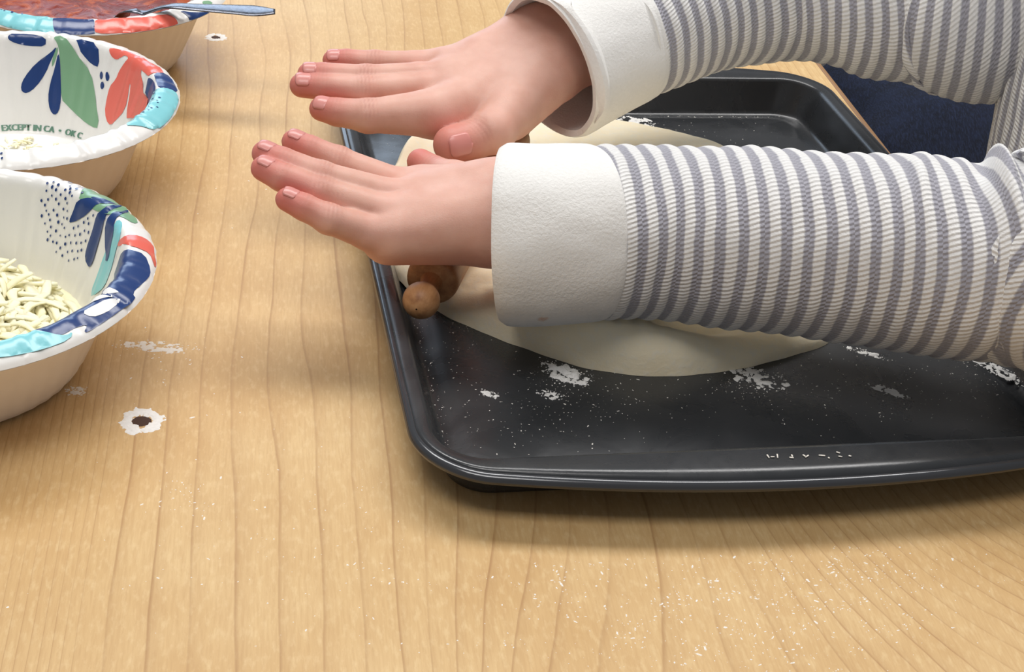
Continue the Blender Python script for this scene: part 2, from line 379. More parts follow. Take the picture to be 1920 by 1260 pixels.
# ------------------------------------------------------------------ flour
random.seed(4)
def island(name, cx, cy, z0, sx, sy, rot, hgt, thr, label, mat='flour', seed=0, n=90, freq=3.2, parent=None):
    """irregular crusts of flour: a bumpy height field kept only where it rises above the surface"""
    c, s = math.cos(rot), math.sin(rot); V = {}; F = []; H = np.zeros((n+1, n+1))
    for i in range(n+1):
        for j in range(n+1):
            a = (i/n*2-1); b = (j/n*2-1); env = max(0, 1-(a*a+b*b))
            H[i, j] = env**.6*(.55+.75*fbm(a*sx*freq+seed*7.3, b*sy*freq+seed*3.1, seed, 5))-thr
    vl = []
    def vid(i, j):
        if (i, j) not in V:
            a = (i/n*2-1)*sx; b = (j/n*2-1)*sy; V[(i, j)] = len(vl)
            h = max(-.01, H[i, j])
            vl.append((cx+a*c-b*s, cy+a*s+b*c, z0+hgt*min(1, h*2.2)+.004))
        return V[(i, j)]
    for i in range(n):
        for j in range(n):
            if H[i, j] > 0 or H[i+1, j] > 0 or H[i, j+1] > 0 or H[i+1, j+1] > 0:
                if max(H[i, j], H[i+1, j], H[i, j+1], H[i+1, j+1]) > 0: F.append((vid(i, j), vid(i+1, j), vid(i+1, j+1), vid(i, j+1)))
    if not F: return None
    rg = random.Random(seed)
    for _ in range(int(260*sx*sy+120)):
        a = rg.uniform(-1.1, 1.1); b = rg.uniform(-1.1, 1.1); i = min(n, max(0, int((a+1)/2*n))); j = min(n, max(0, int((b+1)/2*n)))
        if H[i, j] < rg.uniform(-.42, .1) : continue
        r = rg.uniform(.012, .05); a *= sx; b *= sy; X = cx+a*c-b*s; Y = cy+a*s+b*c; k = len(vl); zt = z0+max(0, min(1, H[i, j]*2.2))*hgt
        for q in range(5):
            t = q*1.257+rg.random(); rr = r*rg.uniform(.6, 1.3); vl.append((X+rr*math.cos(t), Y+rr*math.sin(t), z0))
        vl.append((X, Y, zt+r*.6+.004)); F += [(k+q, k+(q+1) % 5, k+5) for q in range(5)]
    o = obj(name, vl, F, M[mat], parent, o=(cx, cy, z0) if parent is None else None)
    if parent is None: tag(o, label, 'flour')
    return o
ZF = .425
def fl_at(x, y, z, *a, **k): q = at(x, y, z); return island('flour_patch', q[0], q[1], z, *a, **k)
fl_at(1058, 700, ZF, 1.35, .75, -.55, .12, .36, 'bright white clump of flour on the tray beside the dough edge', seed=1)
fl_at(1418, 708, ZF, 1.7, 1.0, -.3, .05, .52, 'thin scattered flour on the tray at the right end of the dough', seed=2, freq=3)
fl_at(1665, 733, ZF, 1.0, .35, -.5, .05, .42, 'small flour streak on the open tray below the striped sleeve', seed=3, freq=3)
fl_at(1625, 662, ZF, 1.2, .3, -.35, .05, .48, 'broken row of flour just under the edge of the near sleeve', seed=4, freq=3)
fl_at(1868, 693, ZF, 1.9, .55, -.8, .04, .5, 'dusty flour streak at the right edge of the tray floor', seed=5, freq=4)
fl_at(1192, 229, ZF, 1.3, .9, .1, .05, .44, 'smeared flour in the far corner of the tray behind the dough', seed=6, freq=2.4)
fl_at(918, 739, ZF, .45, .25, -.3, .06, .36, 'tiny flour crumb on the bare tray, nearest the left rim', seed=7, freq=3)
fl_at(1030, 740, ZF, .7, .45, -.2, .04, .54, 'few flour flecks on the tray below the bright clump', seed=8, freq=5)
# dust on the table
def dust(name, pts, mat, label, size=(.015, .045)):
    mb_v = []; mb_f = []
    for (x, y, z) in pts:
        r = random.uniform(*size)*random.choice((.6, .8, 1, 1, 1.5)); a0 = random.random()*6; k = len(mb_v); n = 5; st = random.choice((1, 1, 1.6, 2.6))
        for i in range(n):
            rr = r*random.uniform(.6, 1.3); t = i*2*math.pi/n; e1, e2 = rr*st*math.cos(t), rr*math.sin(t); mb_v.append((x+e1*math.cos(a0)-e2*math.sin(a0), y+e1*math.sin(a0)+e2*math.cos(a0), z))
        mb_v.append((x, y, z+r*.35))
        mb_f += [(k+i, k+(i+1) % n, k+n) for i in range(n)]
    o = obj(name, mb_v, mb_f, M[mat], o=(*np.mean(mb_v, 0)[:2], 0), smooth=False); tag(o, label, 'flour', kind='stuff'); return o
def clear(x, y):           # not on the tray's footprint
    c, s = math.cos(PH), math.sin(PH); dx, dy = x-PC[0], y-PC[1]; lx = dx*c+dy*s; ly = -dx*s+dy*c
    return not (abs(lx) < 15.2 and abs(ly) < 21.5)
def in_bowl(x, y): return any(math.hypot(x-c[0], y-c[1]) < 5.5 for c in ((-26.3, 84), (-25.3, 67.55), (-22.5, 51.2)))
pts = []
def cluster(x, y, sx, sy, n):
    for _ in range(n):
        q = at(random.gauss(x, sx), random.gauss(y, sy), 0)
        if clear(q[0], q[1]) and not in_bowl(q[0], q[1]) and fbm(q[0]*.9, q[1]*.9, 2) > random.uniform(-.5, .35): pts.append((q[0], q[1], 0))
cluster(1450, 1120, 170, 80, 900); cluster(1250, 1180, 160, 60, 380); cluster(1640, 1090, 70, 60, 300); cluster(1250, 1000, 200, 40, 200)
cluster(560, 985, 220, 120, 260); cluster(345, 935, 25, 18, 70); cluster(300, 660, 60, 40, 90); cluster(900, 1080, 260, 90, 220); cluster(420, 330, 60, 60, 30)
cluster(1500, 975, 120, 18, 120); cluster(1030, 1060, 25, 40, 60)
dust('flour_dust', pts, 'speck', 'fine flour dust sprinkled over the bare wooden table', (.011, .033))
pts = []
def tcluster(x, y, sx, sy, n, z=ZF):
    for _ in range(n):
        q = at(random.gauss(x, sx), random.gauss(y, sy), z); c, s = math.cos(PH), math.sin(PH); dx, dy = q[0]-PC[0], q[1]-PC[1]
        lx = dx*c+dy*s; ly = -dx*s+dy*c
        if abs(lx) < 12.0 and abs(ly) < 16.2: pts.append((q[0], q[1], z))
tcluster(1050, 770, 160, 40, 260); tcluster(1650, 720, 170, 50, 260); tcluster(1060, 720, 60, 25, 120); tcluster(1420, 720, 60, 20, 120); tcluster(1300, 245, 110, 18, 110); tcluster(850, 640, 25, 60, 90); tcluster(1870, 700, 60, 30, 140); tcluster(745, 290, 25, 20, 22)
for _ in range(160):      # gathered along the foot of the left wall
    ly = random.uniform(-15.5, 2); lx = -13.0+abs(random.gauss(0, .35)); p = pan_w(lx, ly, .235 if lx < -12.5 else .38); pts.append(p)
for _ in range(120):
    lx = random.uniform(-3, 12); ly = 17.1-abs(random.gauss(0, .25)); pts.append(pan_w(lx, ly, .235))
dust('flour_dust', pts, 'speck', 'fine flour dust scattered over the black tray floor', (.008, .025))
# embossed marks on the near flange of the tray, whitened with flour
em = MB()
for k, (x, y, dx, dy) in enumerate([(1438, 853, 4, 6), (1445, 857, 7, 0), (1457, 852, 1, 7), (1480, 858, 8, 1), (1484, 853, 2, 4), (1505, 853, 6, 4), (1510, 858, 6, -4), (1535, 854, 12, 1), (1553, 858, 2, 2), (1568, 848, 7, 2), (1572, 856, 7, 1), (1591, 855, 5, 1)]):
    a, b = at(x, y, 2.26), at(x+dx, y+dy, 2.26); d = b-a; L = np.linalg.norm(d); t = math.atan2(d[1], d[0])
    em.box((a+b)/2+np.array([0, 0, .012]), (L, .05, .03), Matrix.Rotation(t, 3, 'Z'))
em.build('embossed_mark', M['film'], tray)
# flour marks on the table
q = at(290, 651, 0); island('flour_smear', q[0], q[1], 0, 2.1, .55, .06, .015, .46, 'white flour smear wiped on the table right of the cheese bowl', 'film', 11, 110, 3.2)
q = at(142, 733, 0); island('flour_smear', q[0], q[1], 0, .6, .45, .2, .012, .52, 'faint small flour smudge below the cheese bowl', 'film', 12, 60, 5)
def ring_mark(x, y, r, label):
    q = at(x, y, 0); root = empty('flour_ring', (q[0], q[1], 0)); tag(root, label, 'flour')
    n = 120; vl = []; vi = {}; F = []; H = np.zeros((n+1, n+1))
    for i in range(n+1):
        for j in range(n+1):
            a = i/n*3-1.5; b = j/n*3-1.5; k = math.hypot(a, b)
            H[i, j] = .62-abs(k-.80)/.40*.62+.42*fbm(a*2.2+x, b*2.2+y, 1, 5)+.22*nz(math.atan2(b, a)*5, k*.7, x)-.12
    def vid(i, j):
        if (i, j) not in vi:
            vi[(i, j)] = len(vl); vl.append((q[0]+(i/n*3-1.5)*r*1.12, q[1]+(j/n*3-1.5)*r*1.12, .004+.03*min(1, max(-.1, H[i, j])*2)))
        return vi[(i, j)]
    for i in range(n):
        for j in range(n):
            if max(H[i, j], H[i+1, j], H[i, j+1], H[i+1, j+1]) > 0: F.append((vid(i, j), vid(i+1, j), vid(i+1, j+1), vid(i, j+1)))
    obj('flour_crust', vl, F, M['flour'], root)
    V = [(q[0], q[1], .03)]+[(q[0]+r*.58*(1+.2*nz(t*2, x))*math.cos(t), q[1]+r*.52*(1+.2*nz(t*2, y))*math.sin(t), .004) for t in np.linspace(0, 2*math.pi, 24, endpoint=False)]
    obj('dark_centre', V, [(0, 1+i, 1+(i+1) % 24) for i in range(24)], M['brownmark'], root)
ring_mark(266, 790, .66, 'ring of flour around a dark brown spot on the table, nearest the camera')
ring_mark(405, 70, .50, 'small ring of flour around a dark spot beside the sauce bowl')

# ------------------------------------------------------------------ paper bowls
PROF = np.array([(0,.30),(3.0,.30),(4.4,.32),(4.85,.45),(5.15,.85),(5.65,1.9),(6.15,3.1),(6.6,4.25),(6.78,4.75),(6.92,5.0),(7.12,5.12),(7.4,5.08),(7.75,4.93),(8.0,4.79),(8.13,4.6)])
SA = np.r_[0, np.cumsum(np.hypot(*np.diff(PROF, axis=0).T))]
BOWLS = {1: ((-26.3, 84.0), 1.0), 2: ((-25.3, 67.55), 1.0), 3: ((-22.5, 51.2), 1.02)}
KINK = {b: [(random.uniform(-180, 180), random.uniform(.4, 1)) for _ in range(26)] for b in (1, 2, 3)}
def bowl_pt(b, th, s, off=0.0):
    (cx, cy), sc = BOWLS[b]
    r = np.interp(s, SA, PROF[:, 0]); z = np.interp(s, SA, PROF[:, 1]); r2 = np.interp(s+.05, SA, PROF[:, 0]); z2 = np.interp(s+.05, SA, PROF[:, 1])
    r1 = np.interp(s-.05, SA, PROF[:, 0]); z1 = np.interp(s-.05, SA, PROF[:, 1])
    tx, tz = r2-r1, z2-z1; L = np.hypot(tx, tz)+1e-9; nx, nz_ = -tz/L, tx/L        # inner / upper normal
    wall = np.clip((s-5.0)/1.5, 0, 1)
    pl = wall*(.022*np.sin(44*th+2*np.sin(3*th+b))+.012*np.sin(71*th+b))
    rim = np.clip((s-9.4)/.6, 0, 1)
    for a, w_ in KINK[b]:
        d = (np.degrees(th)-a+180) % 360-180; pl = pl-rim*.05*w_*np.exp(-(d/.8)**2)+rim*.03*w_*np.exp(-((d-2.5)/2.0)**2)
    o = off+pl
    r = r+nx*o; z = z+nz_*o
    return np.stack([cx+sc*r*np.cos(th), cy+sc*r*np.sin(th), sc*z], -1)
NT = 440
PRINT = [
 (3,'sage',0,[(61.8,10.77),(55.2,10.89),(49.5,11.04),(43.2,11.04),(34.5,10.98),(32.5,10.65),(36.0,10.29),(41.0,9.90),(49.0,9.69),(57.5,9.81),(57.5,9.93)]),
 (3,'navy',1,[(57.7,9.75),(53.8,10.02),(49.0,10.56),(47.0,10.95),(46.5,10.35),(48.5,10.02),(49.8,9.60),(53.0,9.15),(58.0,8.73),(59.0,8.76),(58.2,9.24)]),
 (3,'navy',1,[(45.2,10.95),(43.8,10.20),(44.2,9.87),(45.8,9.66),(45.5,8.91),(46.2,8.10),(44.8,7.71),(41.2,7.47),(39.0,7.77),(39.5,8.49),(40.5,9.39),(41.5,9.69),(41.8,10.05),(43.2,10.59)]),
 (3,'turquoise',0,[(35.0,10.11),(31.5,10.17),(26.0,9.84),(24.5,9.27),(22.8,8.82),(21.0,8.40),(21.0,7.77),(30.2,6.69),(33.2,6.81),(33.2,7.56),(33.5,8.40),(33.0,9.12),(33.8,9.72)]),
 (3,'navy',1,[(43.2,11.04),(40.5,10.41),(39.2,9.99),(39.2,9.78),(38.0,9.30),(33.2,8.64),(28.2,8.40),(28.0,8.82),(31.8,9.57),(35.0,9.96),(36.5,10.17),(38.5,10.50),(42.2,11.01)]),
 (3,'coral',0,[(24.5,9.39),(25.0,9.66),(23.5,10.08),(24.0,10.62),(22.8,10.98),(18.8,11.16),(9.8,11.28),(9.2,11.13),(15.0,10.89),(15.8,10.50),(16.8,10.11)]),
 (3,'navy',0,[(17.2,9.69),(13.2,10.20),(12.8,10.68),(6.2,11.07),(1.5,11.07),(-4.0,10.92),(-8.5,10.89),(-9.5,11.13),(-19.0,11.01),(-27.8,11.04),(-31.3,11.01),(-27.8,10.74),(-33.0,10.68),(-36.8,10.71),(-38.5,10.53),(-42.8,9.90),(-33.8,9.90),(-23.0,9.90),(-11.5,9.90),(15.8,8.64),(17.0,9.18)]),
 (3,'white',1,[(-26.8,10.26),(-21.2,10.23),(-16.2,10.41),(-12.5,10.68),(-15.2,10.80),(-21.0,10.77),(-25.8,10.65)]),
 (3,'white',1,[(-13.5,9.90),(-11.0,10.02),(-11.2,10.41),(-11.8,10.53),(-13.8,10.14)]),
 (3,'white',1,[(-19.8,9.90),(-14.5,9.90),(-13.0,10.50),(-16.2,10.32),(-18.5,10.14),(-20.8,9.90)]),
 (3,'turquoise',1,[(-58.8,9.90),(-51.8,9.90),(-47.2,9.90),(-43.0,9.90),(-38.5,10.53),(-35.8,10.80),(-33.5,10.77),(-35.2,10.98),(-43.2,11.01),(-54.2,10.83),(-60.0,10.74)]),
 (2,'navy',0,[(108.0,9.87),(105.8,9.99),(99.5,9.99),(92.0,9.87),(92.0,9.39),(99.5,9.36),(104.8,9.48),(107.8,9.66)]),
 (2,'sage',0,[(89.5,9.96),(85.0,10.05),(82.0,9.81),(75.5,9.00),(69.2,8.52),(63.5,7.29),(56.2,5.88),(61.0,5.79),(69.8,6.00),(78.8,6.51),(83.0,6.81),(84.2,8.19),(86.0,9.30),(87.0,9.63)]),
 (2,'sage',0,[(86.8,9.54),(89.0,8.79),(88.8,8.28),(86.5,9.12)]),
 (2,'navy',0,[(87.2,9.48),(89.8,9.09),(96.2,8.52),(101.8,7.74),(103.5,7.32),(103.2,7.02),(100.5,6.93),(96.2,7.26),(91.2,8.10),(89.8,8.58),(88.0,9.12)]),
 (2,'navy',1,[(86.2,9.21),(87.5,8.31),(89.2,7.53),(89.8,6.78),(88.5,6.15),(85.5,5.91),(83.2,6.15),(82.8,6.81),(84.0,7.83),(85.0,8.70)]),
 (2,'navy',0,[(79.5,10.02),(68.0,10.02),(65.0,8.85),(69.2,8.88),(75.0,9.27),(77.5,9.75)]),
 (2,'coral',0,[(62.0,9.99),(54.8,10.17),(51.0,10.35),(42.5,10.41),(36.8,10.71),(31.3,10.80),(28.2,10.32),(28.8,9.99),(29.5,9.78),(35.5,9.75),(38.5,9.75),(31.3,9.15),(27.0,8.88),(-9.8,9.90),(34.5,7.11),(38.2,7.44),(39.5,7.80),(40.8,8.25),(43.2,8.85),(43.2,8.61),(42.2,8.22),(40.5,7.50),(46.0,6.45),(50.3,6.27),(55.0,6.75),(56.5,7.50),(56.5,8.10),(53.5,8.58),(53.0,9.06),(50.8,9.60),(49.5,9.90),(52.5,9.93),(53.5,9.78),(55.8,9.54),(58.8,9.54),(61.5,9.81)]),
 (2,'navy',0,[(28.2,10.08),(30.5,10.83),(23.5,11.01),(14.8,11.10),(14.8,10.68),(13.0,10.11),(22.0,10.02)]),
 (2,'navy',0,[(28.8,9.78),(22.8,9.93),(13.5,9.96),(7.3,9.75),(-3.2,9.96),(-11.8,10.11),(25.2,8.91),(27.8,9.54)]),
 (2,'turquoise',1,[(13.5,10.14),(14.8,10.68),(14.0,11.10),(8.0,11.16),(-0.5,11.19),(-8.8,11.22),(-16.2,11.19),(-18.8,10.86),(-20.2,10.59),(-25.5,10.17),(-15.2,9.90),(-5.0,9.96),(13.0,9.66)]),
 (1,'turquoise',0,[(-120.0,10.41),(-111.8,10.14),(-104.2,10.14),(-97.5,10.14),(-87.0,10.14),(-86.5,10.47),(-85.2,11.13),(-84.5,11.28),(-90.8,11.28),(-98.0,11.28),(-101.8,11.25),(-106.5,11.19),(-116.5,11.22)]),
 (1,'navy',1,[(-86.8,10.14),(-79.0,10.14),(-70.5,10.17),(-70.0,10.44),(-70.5,11.16),(-70.2,11.22),(-78.5,11.28),(-84.0,11.28),(-85.2,11.07),(-86.5,10.53)]),
 (1,'coral',0,[(-69.5,10.17),(-64.8,10.14),(-51.5,10.32),(-39.2,10.44),(-37.0,10.77),(-37.0,11.16),(-37.2,11.28),(-45.2,11.28),(-53.8,11.28),(-62.2,11.25),(-70.0,11.19),(-70.5,10.95)]),
 (1,'navy',0,[(-32.2,10.50),(-26.5,10.95),(-18.2,11.28),(-19.5,11.28),(-25.8,11.28),(-31.3,11.28),(-31.0,11.07),(-31.3,10.80)]),
 (1,'sage',0,[(-16.5,10.47),(-13.5,10.74),(-13.2,11.01),(-18.5,10.77)]),
 (2,'navy',0,[(61.8,8.52),(61.8,8.37),(62.5,8.28),(63.2,8.31),(64.0,8.46),(64.0,8.61),(63.5,8.70),(62.5,8.64)]),
 (2,'navy',0,[(58.2,8.58),(58.2,8.40),(58.8,8.31),(59.5,8.34),(60.3,8.52),(60.5,8.70),(60.0,8.79),(59.3,8.73)]),
 (2,'navy',0,[(59.8,8.07),(59.8,7.92),(60.5,7.83),(61.5,7.86),(62.2,7.98),(62.2,8.13),(61.5,8.22),(60.5,8.19)]),
]
DOTS = {3:[(72.0,9.96),(71.5,9.66),(69.5,9.87),(70.2,10.11),(68.0,10.05),(69.5,10.56),(64.2,9.93),(63.8,10.17),(65.8,10.50),(68.0,10.77),(62.8,10.05),(60.8,10.17),(62.5,10.53),(60.0,10.38),(57.7,10.11),(60.3,9.81),(67.8,9.81),(62.0,9.90),(68.8,9.54),(65.2,9.69),(63.0,9.60),(66.8,9.45),(70.2,9.33),(72.8,9.21),(71.2,9.06),(65.2,9.30),(61.8,9.45),(70.2,8.85),(67.0,8.97),(63.0,9.15),(60.8,9.15),(71.8,8.58),(68.8,8.73),(65.0,8.82),(62.0,8.82),(67.8,8.52),(64.0,8.55),(69.8,8.31),(62.2,8.52),(66.8,8.25),(60.0,8.85),(60.3,8.43),(64.2,8.16),(68.0,8.01),(66.2,7.89),(61.8,8.04),(57.5,8.22),(58.8,8.10),(67.2,7.68),(64.5,7.68),(62.8,7.68),(58.2,7.80),(55.8,7.95),(52.5,8.07),(50.0,8.19),(48.0,8.37),(54.2,8.34),(51.8,8.49),(56.2,8.58),(53.8,8.76),(51.5,9.03),(50.0,8.73),(47.8,8.76),(50.0,9.27),(47.8,9.51),(49.0,9.09),(40.8,9.72),(62.0,7.32),(60.0,7.56),(56.2,7.53),(53.5,7.68),(50.5,7.80),(48.8,7.92),(58.2,7.29),(54.0,7.23),(51.2,7.41),(49.5,7.53)],2:[(8.8,9.93),(4.2,10.26),(1.0,10.23),(-1.0,10.32),(-4.0,10.41),(-6.2,10.23),(-8.5,10.20),(-11.0,10.08),(4.2,9.90),(-5.0,10.05),(-73.0,10.35),(-72.8,10.65),(116.7,3.36),(-74.5,10.17),(-74.8,10.56)],1:[(-108.8,10.20),(-110.8,10.14),(-105.0,10.20),(-100.5,10.17)]}
LABEL = {1: 'patterned paper bowl of red sauce with a spoon in it, farthest away', 2: 'patterned paper bowl with leaf print and only crumbs left, middle of three', 3: 'patterned paper bowl full of shredded cheese, nearest the camera'}
def chaikin(P, n=1):
    P = np.array(P, float)
    for _ in range(n):
        Q = np.roll(P, -1, 0); P = np.stack([.75*P+.25*Q, .25*P+.75*Q], 1).reshape(-1, 2)
    return P
roots = {}
for b in (1, 2, 3):
    (cx, cy), sc = BOWLS[b]
    root = empty('paper_bowl', (cx, cy, 0)); roots[b] = root
    tag(root, LABEL[b], 'bowl', 'patterned paper bowls in a row')
    ss = np.r_[.4, 1.6, 3.0, 3.9, 4.3, np.linspace(4.45, SA[-1], 52)]; th = np.linspace(-math.pi, math.pi, NT, endpoint=False)
    T, SS_ = np.meshgrid(th, ss, indexing='xy')
    V = bowl_pt(b, T.ravel(), SS_.ravel()); F_ = grid_faces(len(ss), NT)
    V = np.vstack([V, [[cx, cy, .3*sc]]]); F_ = F_ + [((j+1) % NT, j, len(V)-1) for j in range(NT)]
    obj('inner_liner', V, F_, M['paper'], root)
    op = [(8.12, 4.58), (7.9, 4.62), (7.2, 4.72), (6.9, 4.55), (6.75, 4.2), (6.3, 3.05), (5.8, 1.85), (5.3, .75), (5.0, .3), (4.7, .05), (4.5, 0), (4.3, .12), (.01, .12)]
    V = []
    for i, (r, z) in enumerate(op):
        for t in th:
            dr = (.02*math.sin(44*t+2*math.sin(3*t+b)) if 2 < i < 9 else 0); V.append((cx+sc*(r+dr)*math.cos(t), cy+sc*(r+dr)*math.sin(t), sc*z))
    obj('outer_shell', V, grid_faces(len(op), NT), M['paperback'], root)
    # printed motifs follow the paper
    def decal(P, off, Va, Fa):
        K = np.array([math.radians(1)*7.0, 1.0]); Q = P*K
        lo, hi = Q.min(0), Q.max(0); gx = np.arange(lo[0]+.06, hi[0], .15); gy = np.arange(lo[1]+.06, hi[1], .15)
        pts = [Vector(p) for p in Q]; n = len(Q)
        if len(gx) and len(gy): pts += [Vector((x, y)) for x in gx for y in gy]
        vo, eo, fo, *_ = geometry.delaunay_2d_cdt(pts, [], [list(range(n))], 1, 1e-5)
        if not fo: return
        vo = np.array([list(v) for v in vo])/K
        k = len(Va); Va.extend(bowl_pt(b, np.radians(vo[:, 0]), vo[:, 1], off).tolist())
        for f in fo: Fa.append(tuple(reversed([i+k for i in f])))
    for bb, cc, lv, P in PRINT:
        if bb == b:
            Va, Fa = [], []; decal(chaikin(P), .022+.014*lv, Va, Fa)
            if Fa: tag(obj('printed_motif', Va, Fa, M[cc], root), cc+' printed shape')
    Va, Fa = [], []
    for (t, s) in DOTS[b]:
        rr = random.uniform(.045, .07)
        decal(np.array([(t+math.degrees(rr*.9*math.cos(q)/7), s+rr*1.15*math.sin(q)) for q in np.linspace(0, 2*math.pi, 7, endpoint=False)]), .05, Va, Fa)
    tag(obj('printed_dots', Va, Fa, M['navy'], root), kind='stuff')
# recycling line printed round the foot of the middle bowl
def text_verts(txt):
    cu = bpy.data.curves.new('t', 'FONT'); cu.body = txt; cu.size = 1; cu.resolution_u = 3
    o = bpy.data.objects.new('t', cu); COL.objects.link(o); bpy.context.view_layer.update()
    me = o.evaluated_get(bpy.context.evaluated_depsgraph_get()).to_mesh()
    V = np.array([v.co[:] for v in me.vertices]); F = [tuple(p.vertices) for p in me.polygons]
    o.to_mesh_clear(); bpy.data.objects.remove(o); bpy.data.curves.remove(cu)
    return V, F
V, F_ = text_verts('E EXCEPT IN CA  \u2022  OK C')
# bold: thicken by nudging copies
th = math.radians(119) - V[:, 0]/V[:, 0].max()*math.radians(119-66); s_ = 5.02+V[:, 1]*.46
P_ = []; Fx = []
for d in (-.006, .0, .006):
    k = len(P_); P_ += bowl_pt(2, th+d, s_, .03+abs(d)).tolist(); Fx += [tuple(i+k for i in f) for f in F_]
obj('printed_text', P_, Fx, M['green_text'], roots[2])

# ------------------------------------------------------------------ what the bowls hold
def shred(mb, c, L, w, a, tilt, bend, thick=.75):
    n = 7; pts = []
    d = np.array([math.cos(a)*math.cos(tilt), math.sin(a)*math.cos(tilt), math.sin(tilt)]); sd = np.array([-math.sin(a), math.cos(a), 0]); u = np.cross(d, sd)
    V = []
    for i in range(n):
        t = i/(n-1)-.5; p = c+d*L*t+sd*bend*(4*t*t-.5)*.5-u*abs(bend)*.5*(4*t*t)
        ww = w*(1-.30*abs(2*t)**6); hh = ww*thick
        ww *= 1+random.uniform(-.16, .16); V += [p+sd*ww+u*hh*.45, p+sd*ww*.35+u*hh, p-sd*ww*.8+u*hh*.55, p-sd*ww-u*hh*.3, p+sd*ww*.1-u*hh, p+sd*ww*.9-u*hh*.4]
    F = grid_faces(n, 6)+[(5, 4, 3, 2, 1, 0), tuple(6*n-6+k for k in range(6))]
    mb.add(V, [tuple(reversed(f)) for f in F])
random.seed(9)
(cx, cy), sc = BOWLS[3]; mb = MB()
def heap(x, y): r = math.hypot(x-cx+1.0, y-cy+.3); return 1.75+1.15*max(0, 1-(r/6.0)**2)
V = []; rs = np.linspace(0, 5.55, 14)
for r in rs:
    for t in np.linspace(0, 2*math.pi, 48, endpoint=False):
        x, y = cx+r*math.cos(t), cy+r*math.sin(t); V.append((x, y, heap(x, y)-.32+.12*nz(x*2, y*2)))
mb.add(V, grid_faces(14, 48))
for _ in range(620):
    r = 5.0*math.sqrt(random.random()); t = random.uniform(0, 2*math.pi); x, y = cx+r*math.cos(t), cy+r*math.sin(t)
    L = random.choice((random.uniform(.5, 1.2), random.uniform(1.4, 2.4), random.uniform(2.0, 3.4))); a_ = random.uniform(0, 6.3)
    if r > 3.2: a_ = t+math.pi/2+random.gauss(0, .5); L = min(L, 2.0)
    shred(mb, np.array([x, y, heap(x, y)-.24+random.random()**1.5*.5]), L, random.uniform(.12, .21), a_, random.gauss(0, .10 if r > 3.5 else .28), random.uniform(-1.3, 1.3)*(.35 if r > 3.5 else 1), random.uniform(.4, .8))
ch = mb.build('shredded_cheese', M['cheese'], o=(cx, cy, .5)); tag(ch, 'heap of pale yellow shredded cheese in the nearest bowl', 'cheese', kind='stuff')
(cx, cy), sc = BOWLS[2]; mb = MB()
for _ in range(220):
    r = 4.3*math.sqrt(random.random()); t = random.gauss(1.9, .75); x, y = cx+r*math.cos(t), cy+r*math.sin(t)
    if nz(x*.9, y*.9, 3) < -.12: continue
    shred(mb, np.array([x, y, .37+random.random()*.14]), random.uniform(.15, .6), random.uniform(.05, .09), random.uniform(0, 6.3), random.gauss(0, .15), random.uniform(-.1, .1))
ch = mb.build('cheese_crumbs', M['cheese'], o=(cx, cy, .3)); tag(ch, 'few pale crumbs left on the floor of the middle bowl', 'crumbs', kind='stuff')
(cx, cy), sc = BOWLS[1]; V = []
rs = np.linspace(0.0, 6.12, 40); nt = 160
for r in rs:
    for t in np.linspace(0, 2*math.pi, nt, endpoint=False):
        x, y = cx+r*math.cos(t), cy+r*math.sin(t)
        z = 3.15+.10*fbm(x*.5, y*.5, 7)+.05*nz(x*1.8, y*1.8, 2); V.append((x, y, z if r < 6.1 else 3.05))
sa = obj('tomato_sauce', V, grid_faces(len(rs), nt), M['sauce'], o=(cx, cy, .4)); tag(sa, 'glossy red tomato sauce filling the farthest bowl', 'sauce', kind='stuff')
# spoon
P = [at(150, 44, 3.0), at(195, 42, 3.2), at(224, 34, 3.9), at(236, 23, 4.7), at(252, 20, 5.0), at(270, 24, 4.9), at(300, 15, 5.3), at(325, 11.5, 5.55), at(370, 14, 5.6), at(440, 18, 5.6), at(480, 20.5, 5.6), at(516, 22, 5.6)]
W_ = [.9, 1.35, .55, .33, .30, .30, .34, .40, .52, .72, .80, .34]
n = 90; C_ = catmull(P, n); wd = catmull(np.array(W_)[:, None], n)[:, 0]
V = []; k = 12
for i in range(n):
    d = C_[min(n-1, i+1)]-C_[max(0, i-1)]; d /= np.linalg.norm(d); sd = np.cross(d, (0, 0, 1)); sd /= np.linalg.norm(sd); u = np.cross(sd, d)
    dish = max(0, 1-i/22)
    for j in range(k):
        t = 2*math.pi*j/k; a = math.cos(t); V.append(C_[i]+sd*a*wd[i]+u*(.085*math.copysign(abs(math.sin(t))**.7, math.sin(t))-dish*.35*(1-a*a)))
F_ = grid_faces(n, k)+[tuple(range(k))[::-1], tuple((n-1)*k+j for j in range(k))]
sp = obj('spoon', V, F_, M['steel'], o=tuple(P[1])); tag(sp, 'metal spoon resting on the rim of the sauce bowl, handle outwards', 'spoon')

